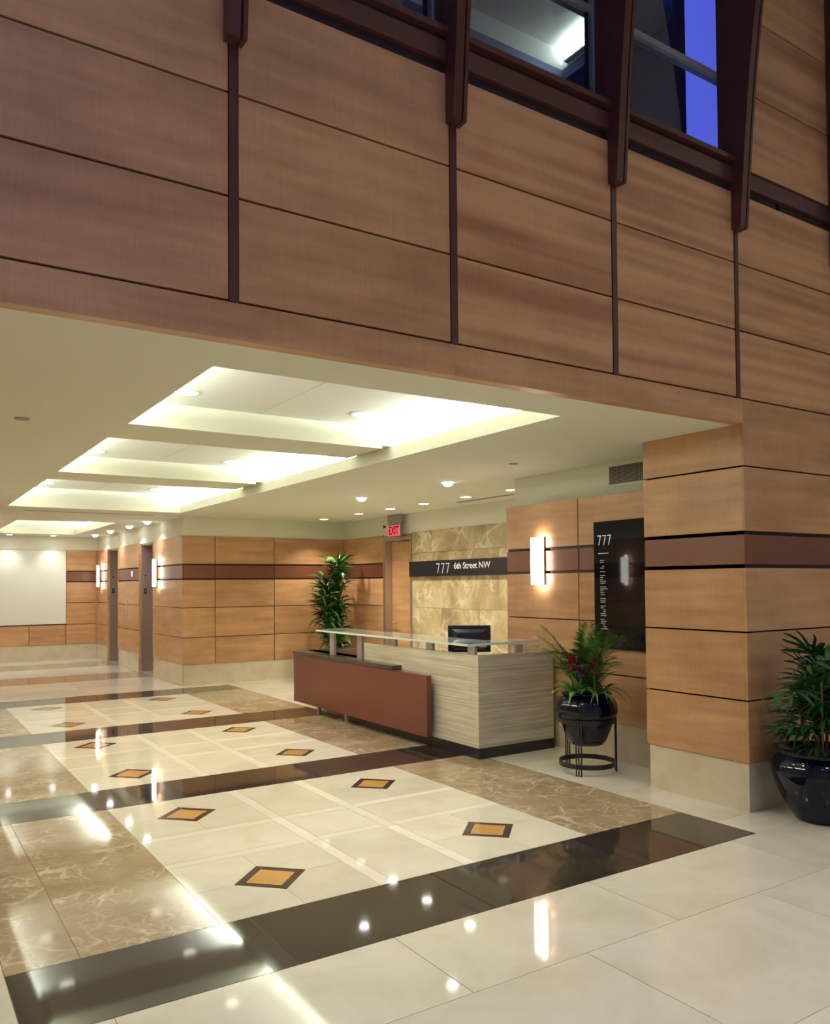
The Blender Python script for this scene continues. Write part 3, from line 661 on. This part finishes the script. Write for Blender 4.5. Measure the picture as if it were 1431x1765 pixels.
# sconces
def sconce(loc, rz, label, power=14):
    t = thing('wall_sconce', label, 'wall lamp', loc, rz, 'tall acrylic wall sconces')   # local +x points away from wall
    o = MB(); n = 8; hw_ = .095; z0, z1 = -.24, .24
    pts = [(.075 + .035 * math.cos(a), hw_ * math.sin(a)) for a in [R(-90 + 180 * k / n) for k in range(n + 1)]] + [(.065, hw_), (.065, -hw_)]
    o.prism(pts, z0, z1); o.build('diffuser', SCON, t)
    for s in (-1, 1):
        MB().box((.050, s * (hw_ + .004) - .006, z0 - .006), (.078, s * (hw_ + .004) + .006, z1 + .006)).build('side_bar', STEEL, t)
        for z in (-.115, .115): MB().box((.0, s * (hw_ + .012) - .008, z - .012), (.062, s * (hw_ + .012) + .008, z + .012)).build('bracket', IRON, t)
    for z in (z0 - .02, z1 + .02):
        l = bpy.data.lights.new('spill', 'POINT'); l.energy = power * .028; l.color = (1, .95, .82); l.shadow_soft_size = .03
        o = bpy.data.objects.new('spill', l); C.objects.link(o); o.location = (.045, 0, z); o.parent = t
    l = area_lamp('back_glow', (.060, 0, 0), (0, math.pi / 2, 0), .44, .14, power * .075, (1, .97, .86), t)
    l.location = (.055, 0, 0)
    return t
sconce((.514, 2.71, 1.872), math.pi, 'tall lit acrylic wall sconce left of the black directory board')
sconce((-1.081, 11.05, 1.880), math.pi, 'tall lit acrylic wall sconce right of the nearer elevator')
sconce((-1.081, 15.62, 1.880), math.pi, 'tall lit acrylic wall sconce left of the farther elevator')
sconce((-5.58, 7.035, 1.876), 0, 'tall lit acrylic sconce on the left wall, mirrored in the directory board')

# directory board
t = thing('directory_board', 'tall black glass tenant directory with white lettering, beside the pier', 'directory', (.478, 1.45, 1.03))
bev(MB().box((0, -.51, 0), (.014, .505, 1.19)).build('glass_panel', BLACK, t), .002)
MB().box((.014, -.40, .1), (.0355, .40, 1.1)).build('mounting_frame', GREYM, t)
for z in (.69, .97):
    MB().box((.0005, -.535, z), (.03, -.511, z + .03)).build('standoff', IRON, t)
def seven(mb, y, z, wd, ht, th, x):   # seen from -x: reading direction is -y
    mb.quad((x, y, z + ht), (x, y - wd, z + ht), (x, y - wd, z + ht - th), (x, y, z + ht - th))
    mb.quad((x, y - wd + th * .9, z + ht), (x, y - wd, z + ht), (x, y - wd * .42, z), (x, y - wd * .42 + th * .9, z))
def solid(mb, d):
    # give flat glyph quads thickness d along +x
    vs = list(mb.v); fs = list(mb.f); n = len(vs)
    mb.v += [(x + d, y, z) for x, y, z in vs]; mb.f += [tuple(n + k for k in f) for f in fs]
    for f in fs:
        for k in range(len(f)): mb.f.append((f[k], f[(k + 1) % len(f)], n + f[(k + 1) % len(f)], n + f[k]))
    return mb
o = MB()
for k in range(3): seven(o, .455 - k * .062, .968, .044, .092, .0075, -.0012)
solid(o, .001).build('number_lettering', PRINT, t)
o = MB().box((-.0012, .32, .888), (-.0002, .45, .8925)); o.build('heading_line', PRINT, t)
o = MB(); z = .84; random.seed(3)
lines = [(0, .6), (0, .5), None, (.3, .6), (0, .5), None, (0, .7), None, (0, .7), (0, .4), (0, .4), (0, .8), (0, .7), None, (0, .8), (0, 1), (0, .4), (0, .5), (0, .6), None, (0, .7), (0, .7), (0, .7), None, (0, .7), (0, .4), (.35, .7), (.35, .7), (0, .7), (0, .8), None, (0, .5), (0, .8), (0, .6), (.3, .5), (.3, .8), (0, 1)]
for ln in lines:
    z -= .0178
    if not ln: continue
    y = .425 - ln[0] * .09; yend = .425 - ln[1] * .09
    while y > yend:
        wl_ = random.uniform(.008, .022)
        o.box((-.0012, max(y - wl_, yend), z), (-.0002, y, z + .0042)); y -= wl_ + .0045
ob = o.build('tenant_list', PRINT2, t); ob['kind'] = 'stuff'
# address sign
t = thing('address_sign', 'long black sign reading 777 6th Street NW on the marble wall', 'sign', (1.865, 6.0, 1.762))
bev(MB().box((0, -1.45, 0), (.02, 1.374, .24)).build('sign_panel', SIGNBLK, t), .002)
MB().box((.02, -1.2, .05), (.044, 1.2, .19)).build('standoff_rail', GREYM, t)
def sign_y(u): return u
o = MB()
for k in range(3): seven(o, .60 - k * .125, .045, .088, .150, .015, -.003)
solid(o, .002).build('number_lettering', LETTER, t)
cu = bpy.data.curves.new('txt', 'FONT'); cu.body = '6th Street NW'; cu.size = .128; cu.extrude = .001; cu.offset = .0012; cu.space_character = 0.95
tmp = bpy.data.objects.new('tmp', cu); C.objects.link(tmp)
bpy.context.view_layer.update()
dg = bpy.context.evaluated_depsgraph_get(); me = bpy.data.meshes.new_from_object(tmp.evaluated_get(dg)); bpy.data.objects.remove(tmp)
me.materials.clear(); me.materials.append(LETTER)
wdt = max(v.co.x for v in me.vertices) - min(v.co.x for v in me.vertices)
for v in me.vertices:
    x, y, z_ = v.co; x = x / wdt * .86
    v.co = (-.003 - z_, .145 - x, .105 + y)
link(bpy.data.objects.new('street_lettering', me), t)
# exit sign
t = thing('exit_sign', 'red lit EXIT sign under the ceiling above the door', 'sign', (1.80, 7.72, 2.43))
MB().box((0, -.19, 0), (.03, .19, .22)).build('housing', GREYM, t)
MB().box((-.004, -.18, .005), (-.0002, .18, .175)).build('lit_face', EXITM, t)
MB().box((-.01, -.19, .222), (.06, .19, .354)).build('canopy', GREYM, t)
cu = bpy.data.curves.new('txt', 'FONT'); cu.body = 'EXIT'; cu.size = .19; cu.extrude = .0008; cu.offset = .0045
tmp = bpy.data.objects.new('tmp', cu); C.objects.link(tmp); bpy.context.view_layer.update()
dg = bpy.context.evaluated_depsgraph_get(); me = bpy.data.meshes.new_from_object(tmp.evaluated_get(dg)); bpy.data.objects.remove(tmp)
me.materials.clear(); me.materials.append(EXITL)
x0 = min(v.co.x for v in me.vertices); wdt = max(v.co.x for v in me.vertices) - x0
for v in me.vertices:
    x, y, z_ = v.co; v.co = (-.0052 - z_, .15 - (x - x0) / wdt * .30, .03 + y)
link(bpy.data.objects.new('exit_lettering', me), t)
# return air grille on the bulkhead
t = thing('air_grille', 'white framed return air grille on the bulkhead beside the pier', 'vent', (.62, 1.40, 2.66))
o = MB(); o.box((-.012, -.49, -.105), (-.0005, .49, -.085)); o.box((-.012, -.49, .085), (-.0005, .49, .105)); o.box((-.012, .47, -.085), (-.0005, .49, .085)); o.box((-.012, -.49, -.085), (-.0005, -.47, .085)); o.build('frame', WHITEM, t)
MB().box((-.004, -.47, -.085), (-.0005, .47, .085)).build('backing', VENTM, t)
sl = MB().box((-.011, -.47, -.002), (-.005, .47, .002)).mesh('slat', GREYM)
for k in range(13): o = link(bpy.data.objects.new('slat', sl), t); o.location = (0, 0, -.076 + k * .0127)
sl2 = MB().box((-.0125, -.0015, -.085), (-.0111, .0015, .085)).mesh('upright', GREYM)
for k in range(14): o = link(bpy.data.objects.new('upright', sl2), t); o.location = (0, -.44 + k * .0675, 0)
# linear diffuser near the bulkhead
t = thing('linear_diffuser', 'thin linear air diffuser in the ceiling near the bulkhead corner', 'vent', (1.55, 4.9, ZF))
MB().box((-.03, -.7, -.005), (.03, .7, -.0005)).build('frame', GREYM, t); MB().box((-.008, -.68, -.007), (.008, .68, -.005)).build('blade', VENTM, t)

# ------------------------------------------------------------------ reception desk
dk = thing('reception_desk', 'reception desk of striped laminate with a red front panel and glass counter', 'desk', (-.5, 2.5, 0))
def D(n, a, b_, mt, bw=0.0):
    o = MB().box((a[0] + .5, a[1] - 2.5, a[2]), (b_[0] + .5, b_[1] - 2.5, b_[2])).build(n, mt, dk)
    if bw: bev(o, bw)
    return o
D('plinth', (-.497, 2.503, 0), (-.44, 4.64, .100), PLINTH); D('plinth', (-.44, 2.503, 0), (.45, 2.56, .100), PLINTH); D('plinth', (-.10, 4.64, 0), (.0, 6.2, .100), PLINTH)
D('plinth', (.39, 2.56, 0), (.45, 2.9, .1), PLINTH)
D('front_panel', (-.5, 2.603, .101), (-.45, 4.665, .972), LAMI); D('corner_post', (-.5, 2.5, .101), (-.45, 2.601, .972), LAMI)
D('side_panel', (-.449, 2.5, .101), (.443, 2.55, .8195), LAMI); D('side_panel', (-.449, 2.5, .8215), (.443, 2.55, .972), LAMI)
D('end_panel', (.40, 2.551, .101), (.443, 3.1, .972), LAMI)
D('worktop', (-.449, 2.551, .735), (.36, 6.33, .775), DKTOP)
D('modesty_panel', (-.10, 4.67, .10), (-.07, 6.3, .735), W_RED)
D('red_panel', (-.612, 3.2, .112), (-.555, 6.37, .727), W_RED, .002)
D('counter_edge', (-.62, 3.85, .729), (-.30, 6.38, .775), DKTOP, .003)
for y in (5.04, 5.77):
    D('leg', (-.552, y - .02, 0), (-.52, y + .02, .74), ALU)
D('leg', (-.2, 5.75, 0), (-.16, 5.79, .74), ALU); D('leg', (-.2, 5.02, 0), (-.16, 5.06, .74), ALU)
# glass counter on steel posts
gp = [(-.555, 2.585), (.32, 2.585), (.32, 2.90), (-.10, 2.90), (-.10, 5.92), (-.16, 5.96), (-.555, 5.82)]
gp = [(x + .5, y - 2.5) for x, y in gp]
gl = MB().prism(gp, 1.052, 1.076).build('glass_counter', GLASS, dk); bev(gl, .002, 1)
eb_ = MB(); n = len(gp)
cxg, cyg = sum(p[0] for p in gp) / n, sum(p[1] for p in gp) / n
for k in (0, 1, 6):
    a = Vector(gp[k]); b_ = Vector(gp[(k + 1) % n]); dd = (b_ - a).normalized(); nn = Vector((dd.y, -dd.x)) * .0015
    eb_.prism([tuple(a + nn), tuple(b_ + nn), tuple(b_ + nn * .2), tuple(a + nn * .2)], 1.053, 1.075)
eb_.build('glass_edge', GEDGE, dk)
for y in (2.62, 3.33, 4.05): D('post', (-.492, y - .055, .972), (-.458, y + .055, 1.052), ALU)
for y in (4.80, 5.50): D('post', (-.492, y - .055, .775), (-.458, y + .055, 1.052), ALU)
D('post', (-.02, 2.51, .972), (.06, 2.544, 1.052), ALU)
D('post_cap', (-.42, 2.545, 1.040), (-.36, 2.60, 1.052), ALU)

# monitor, its back towards the camera
t = thing('computer_monitor', 'black computer monitor seen from behind on the reception desk', 'monitor', (.20, 3.565, .776), -YAW)
o = MB(); wv, hv = .234, .263
o.box((-wv, 0, .12), (wv, .03, .12 + hv + .03)); bev(o.build('bezel', BLKPL, t), .004)
o = MB(); z0, z1 = .14, .395
o.v += [(-.19, 0, z0), (.19, 0, z0), (.19, 0, z1 - .02), (-.19, 0, z1 - .02), (-.14, -.04, z0 + .02), (.14, -.04, z0 + .02), (.14, -.04, z1 - .06), (-.14, -.04, z1 - .06)]
o.f += [(0, 1, 5, 4), (1, 2, 6, 5), (2, 3, 7, 6), (3, 0, 4, 7), (4, 5, 6, 7)]; bev(o.build('rear_shell', BLKPL, t), .003)
MB().box((-.03, -.055, .01), (.03, -.03, .25)).build('stand', BLKPL, t); MB().lathe([(.11, 0), (.11, .008), (.04, .014)], 28, (0, -.03, 0)).build('stand_base', BLKPL, t)

# ------------------------------------------------------------------ plants
def strap(L, wdt, droop, fold=.25, n=6, taper=0.35):
    """leaf along +x rising then drooping; returns MB"""
    o = MB(); i = 0
    for k in range(n + 1):
        s = k / n
        x = L * (s - .18 * droop * s * s); z = L * (.55 * s * (1 - droop * s))
        wv = wdt * (taper + (1 - taper) * math.sin(min(1, s * 2.2) * math.pi / 2)) * (1 - max(0, (s - .45) / .55) ** 1.6)
        wv = max(wv, .0008)
        o.v += [(x, -wv, z + fold * wv), (x, 0, z), (x, wv, z + fold * wv)]
    for k in range(n):
        a = 3 * k; o.f += [(a, a + 1, a + 4, a + 3), (a + 1, a + 2, a + 5, a + 4)]
    return o
def place(mesh, name, parent, loc, yaw, pitch, scale=1.0, roll=0.0):
    ob = bpy.data.objects.new(name, mesh); C.objects.link(ob); ob.parent = parent
    ob.rotation_euler = Euler((roll, -pitch, yaw), 'XYZ'); ob.location = loc; ob.scale = (scale,) * 3
    return ob
def xyz_rot(yaw, pitch): return Matrix.Rotation(yaw, 3, 'Z') @ Matrix.Rotation(-pitch, 3, 'Y')

# 1 tall dracaena in the corner
random.seed(11)
t = thing('tall_dracaena', 'tall leafy corner plant standing behind the left end of the desk', 'plant', (1.33, 9.00, 0))
MB().lathe([(.14, 0), (.17, .02), (.21, .28), (.22, .34), (.19, .35), (.18, .30)], 28).build('pot', GLAZE, t, True)
MB().lathe([(.185, .29), (.185, .305)], 20).build('soil', SOIL, t)
def tuft(*ps):
    o = MB()
    for k, p in enumerate(ps):
        q = strap(*p); rot = Matrix.Rotation(R(-62 + 62 * k), 3, 'Z') @ Matrix.Rotation(R(-14 * (k - 1)), 3, 'Y'); i = len(o.v)
        o.v += [tuple(rot @ Vector(v)) for v in q.v]; o.f += [tuple(i + a for a in f) for f in q.f]
    return o
lm = [tuft((.40, .026, .7), (.50, .030, .9), (.42, .024, 1.2)), tuft((.46, .028, 1.2), (.38, .024, .6), (.50, .026, 1.0))]
lm = [q.mesh('leaf_tuft', LEAF1, True) for q in lm]
canes = [(-.13, -.05, 1.55), (.07, -.02, 2.03), (.10, .04, 1.35), (-.09, .05, 1.85), (.02, -.09, .85)]
for (x, y, hh) in canes:
    o = MB().tube((x * .6, y * .6, .29), (x * 1.3, y * 1.3, hh), .016, .011, 8); o.build('cane', CANE, t, True)
cnt = 0
for (x, y, hh) in canes:
    nl = int(26 + hh * 15)
    for k in range(nl):
        s = random.random() ** .8
        zz = hh - s * min(.85, hh * .55)
        f_ = (zz - .3) / max(.01, hh - .3)
        place(random.choice(lm), 'leaf_tuft', t, (x * (.6 + .7 * f_), y * (.6 + .7 * f_), zz), random.uniform(0, 6.283), random.uniform(-.35, .35) + (1 - s) * .5, random.uniform(.75, 1.1)); cnt += 1

# stand and pot 2
SC = (.0, 1.60)
t = thing('plant_stand', 'black iron ring stand with triple rod legs holding the bromeliad pot', 'plant stand', (SC[0], SC[1], 0))
RS = .243
MB().ring((0, 0, .058), RS - .006, .008, .042).build('lower_ring', IRON, t, True); MB().ring((0, 0, .43), RS - .006, .008, .042).build('upper_ring', IRON, t, True)
legm = MB().tube((0, 0, 0), (0, 0, .472), .0062, seg=8).mesh('leg', IRON, True)
for ang in (209, -36, 88):
    for d in (-5.2, 0, 5.2):
        a = R(ang + d); o = link(bpy.data.objects.new('leg', legm), t); o.location = ((RS + .008) * math.cos(a), (RS + .008) * math.sin(a), 0)
pp = thing('potted_palm', 'small palm with red and purple bromeliads in a dark glazed pot on the stand', 'plant', (SC[0], SC[1], .235))
prof2 = [(.125, 0), (.15, .01), (.175, .055), (.205, .13), (.226, .194), (.234, .237), (.262, .262), (.272, .30), (.262, .36), (.232, .405), (.205, .425), (.222, .445), (.222, .455), (.195, .455), (.185, .42)]
MB().lathe(prof2, 40).build('pot', GLAZE, pp, True); MB().lathe([(.19, .40), (.19, .425)], 24).build('soil', SOIL, pp)
random.seed(5)
def pinnate(L, wl, n=15, droop=.8, seed=0):
    rnd = random.Random(seed); o = MB(); pts = []
    for k in range(n + 6):
        s = k / (n + 5); pts.append(Vector((L * (s - .15 * s * s * droop), 0, L * (.9 * s - .55 * droop * s * s))))
    for k in range(len(pts) - 1): o.tube(pts[k], pts[k + 1], .0028 * (1 - k / len(pts)) + .0006, seg=4, caps=False)
    for k in range(5, len(pts)):
        p = pts[k]; d = (pts[min(k, len(pts) - 1)] - pts[k - 1]).normalized(); s = (k - 5) / n
        ll = wl * (.55 + .9 * math.sin(math.pi * (s * .85 + .12))) * rnd.uniform(.9, 1.1)
        for sd in (-1, 1):
            side = Vector((0, sd, 0)); dr = (d * .75 + side * .85 + Vector((0, 0, rnd.uniform(-.05, .15)))).normalized()
            a = p; e = p + dr * ll + Vector((0, 0, -ll * .25)); mid = p + dr * ll * .5
            nn = dr.cross(side).cross(dr).normalized() * 0 + Vector((-dr.y * sd, dr.x * sd, 0)).normalized() * .0055
            i = len(o.v); o.v += [tuple(a), tuple(mid + nn), tuple(e), tuple(mid - nn)]; o.f.append((i, i + 1, i + 2, i + 3))
    return o
fm_ = [pinnate(.52, .12, 24, .8, 1).mesh('frond', LEAF2), pinnate(.46, .11, 22, 1.1, 2).mesh('frond', LEAF2), pinnate(.56, .12, 26, .6, 3).mesh('frond', LEAF2)]
for k in range(60):
    a = random.uniform(0, 6.283); rr = random.uniform(0, .08)
    ya = a + random.uniform(-.4, .4); pt = random.uniform(.2, 1.05); sc_ = random.uniform(.6, 1.18); cc = max(0, math.cos(ya))
    place(random.choice(fm_), 'frond', pp, (rr * math.cos(a) + .04, rr * math.sin(a) + .0, .42), ya, min(1.15, pt + .45 * cc), sc_ * (1 - .28 * cc))
bl = [strap(.30, .024, 1.15, .5, 8, .7).mesh('strap_leaf', LEAF4, True), strap(.36, .018, 1.5, .4, 8, .7).mesh('strap_leaf', LEAF4, True)]
for (bx, by, hf, mt) in ((-.14, -.07, .30, PURFL), (-.05, -.14, .33, REDFL), (-.17, .0, .36, REDFL), (.04, -.15, None, None)):
    for k in range(11):
        place(random.choice(bl), 'strap_leaf', pp, (bx, by, .43), k * .571 + random.uniform(-.2, .2), random.uniform(.0, .8), random.uniform(.75, 1.05))
    if hf:
        o = MB().tube((bx, by, .42), (bx - .01, by - .02, .42 + hf - .10), .006, seg=6); o.build('flower_stem', LEAF4, pp, True)
        o = MB(); n = 7
        for lv in range(4):
            for k in range(n):
                a = k * 6.283 / n + lv * .5; rb = .046 - lv * .007; zz = .42 + hf - .13 + lv * .032
                p = Vector((bx - .01, by - .02, zz)); dv = Vector((math.cos(a), math.sin(a), 0)); tv = Vector((-math.sin(a), math.cos(a), 0))
                i = len(o.v); o.v += [tuple(p), tuple(p + dv * rb + tv * .02 + Vector((0, 0, .02))), tuple(p + dv * rb * 1.1 + Vector((0, 0, .055))), tuple(p + dv * rb - tv * .02 + Vector((0, 0, .02)))]; o.f.append((i, i + 1, i + 2, i + 3))
        o.build('flower_bract', mt, pp)

# 3 lady palm in the big pot at the right edge
t = thing('potted_lady_palm', 'dark green lady palm in a large navy glazed pot, right foreground', 'plant', (.30, -.375, 0))
prof3 = [(.16, 0), (.19, .006), (.225, .06), (.285, .16), (.325, .26), (.342, .33), (.335, .385), (.305, .425), (.29, .44), (.325, .465), (.33, .48), (.295, .48), (.27, .455), (.262, .42)]
MB().lathe(prof3, 56).build('pot', GLAZE, t, True); MB().lathe([(.265, .41), (.265, .43)], 28).build('soil', SOIL, t)
def fan(seed, n=7, L=.30):
    rnd = random.Random(seed); o = MB()
    o.tube((0, 0, 0), (.10, 0, .07), .0022, .0018, 5, caps=False); o.tube((.10, 0, .07), (.20, 0, .105), .0018, .0018, 5, caps=False)
    base = Vector((.20, 0, .105))
    for k in range(n):
        a = R(-78 + 156 * k / (n - 1)) + rnd.uniform(-.08, .08); ll = L * (1 - .22 * abs(k - (n - 1) / 2) / ((n - 1) / 2)) * rnd.uniform(.88, 1.1); wv = .0165 * rnd.uniform(.8, 1.15)
        dv = Vector((math.cos(a), math.sin(a), .25)).normalized(); tv = Vector((-math.sin(a), math.cos(a), 0))
        i = len(o.v); sg = 6
        for j in range(sg + 1):
            s = j / sg; wj = wv * min(1, .3 + 3 * s) * (1 - max(0, (s - .7) / .3) ** 2 * .75)
            p = base + dv * (ll * s) + Vector((0, 0, -.42 * ll * s * s * rnd.uniform(.9, 1.1)))
            o.v += [tuple(p - tv * wj + Vector((0, 0, wj * .35))), tuple(p), tuple(p + tv * wj + Vector((0, 0, wj * .35)))]
        for j in range(sg):
            b0 = i + 3 * j; o.f += [(b0, b0 + 1, b0 + 4, b0 + 3), (b0 + 1, b0 + 2, b0 + 5, b0 + 4)]
    return o
fans = [fan(s, 6 + s % 3).mesh('fan_leaf', LEAF3, True) for s in range(4)]
random.seed(21)
for k in range(13):
    a = k * 2.399; rr = .04 + .014 * k; hh = random.uniform(.28, .60) if k else .66
    tx, ty = rr * math.cos(a), rr * math.sin(a)
    MB().tube((tx * .8, ty * .8, .42), (tx * 1.25, ty * 1.25, .42 + hh), .008, .006, 6).build('cane', CANE, t, True)
    for j in range(9):
        zz = .42 + hh * random.uniform(.12, 1.0); f_ = (zz - .42) / hh
        q = .8 + .45 * f_
        ya = random.uniform(0, 6.283); cc = max(0, math.sin(ya)) if ty * q > -.12 else 0
        place(random.choice(fans), 'fan_leaf', t, (tx * q, min(ty * q, .12), zz), ya, random.uniform(-.45, .75) + .3 * f_ + .5 * cc, random.uniform(.7, .98) * (1 - .42 * cc), random.uniform(-.3, .3))

# ------------------------------------------------------------------ atrium lamps (high fittings above the frame)
def atrium(x, y, z, power, label, col=(1.0, .96, .90), size=.5):
    t = thing('atrium_floodlight', label, 'ceiling light', (x, y, z), 0, 'atrium floodlights')
    MB().box((-size / 2 - .03, -size / 2 - .03, .004), (size / 2 + .03, size / 2 + .03, .08)).build('housing', WHITEM, t)
    area_lamp('flood', (0, 0, -.002), (0, 0, 0), size, size, power, col, t, R(90))
k = 0
for x in (-6.5, -3.6, -0.7, 2.2):
    for y in (-5.6, -3.7):
        atrium(x, y, 8.9, P_ATRIUM, 'square floodlight under the high atrium ceiling, %s row, %s' % ('front' if y < -4 else 'rear', ['leftmost', 'second from left', 'third from left', 'rightmost'][k // 2])); k += 1
print('objects', len(bpy.data.objects))
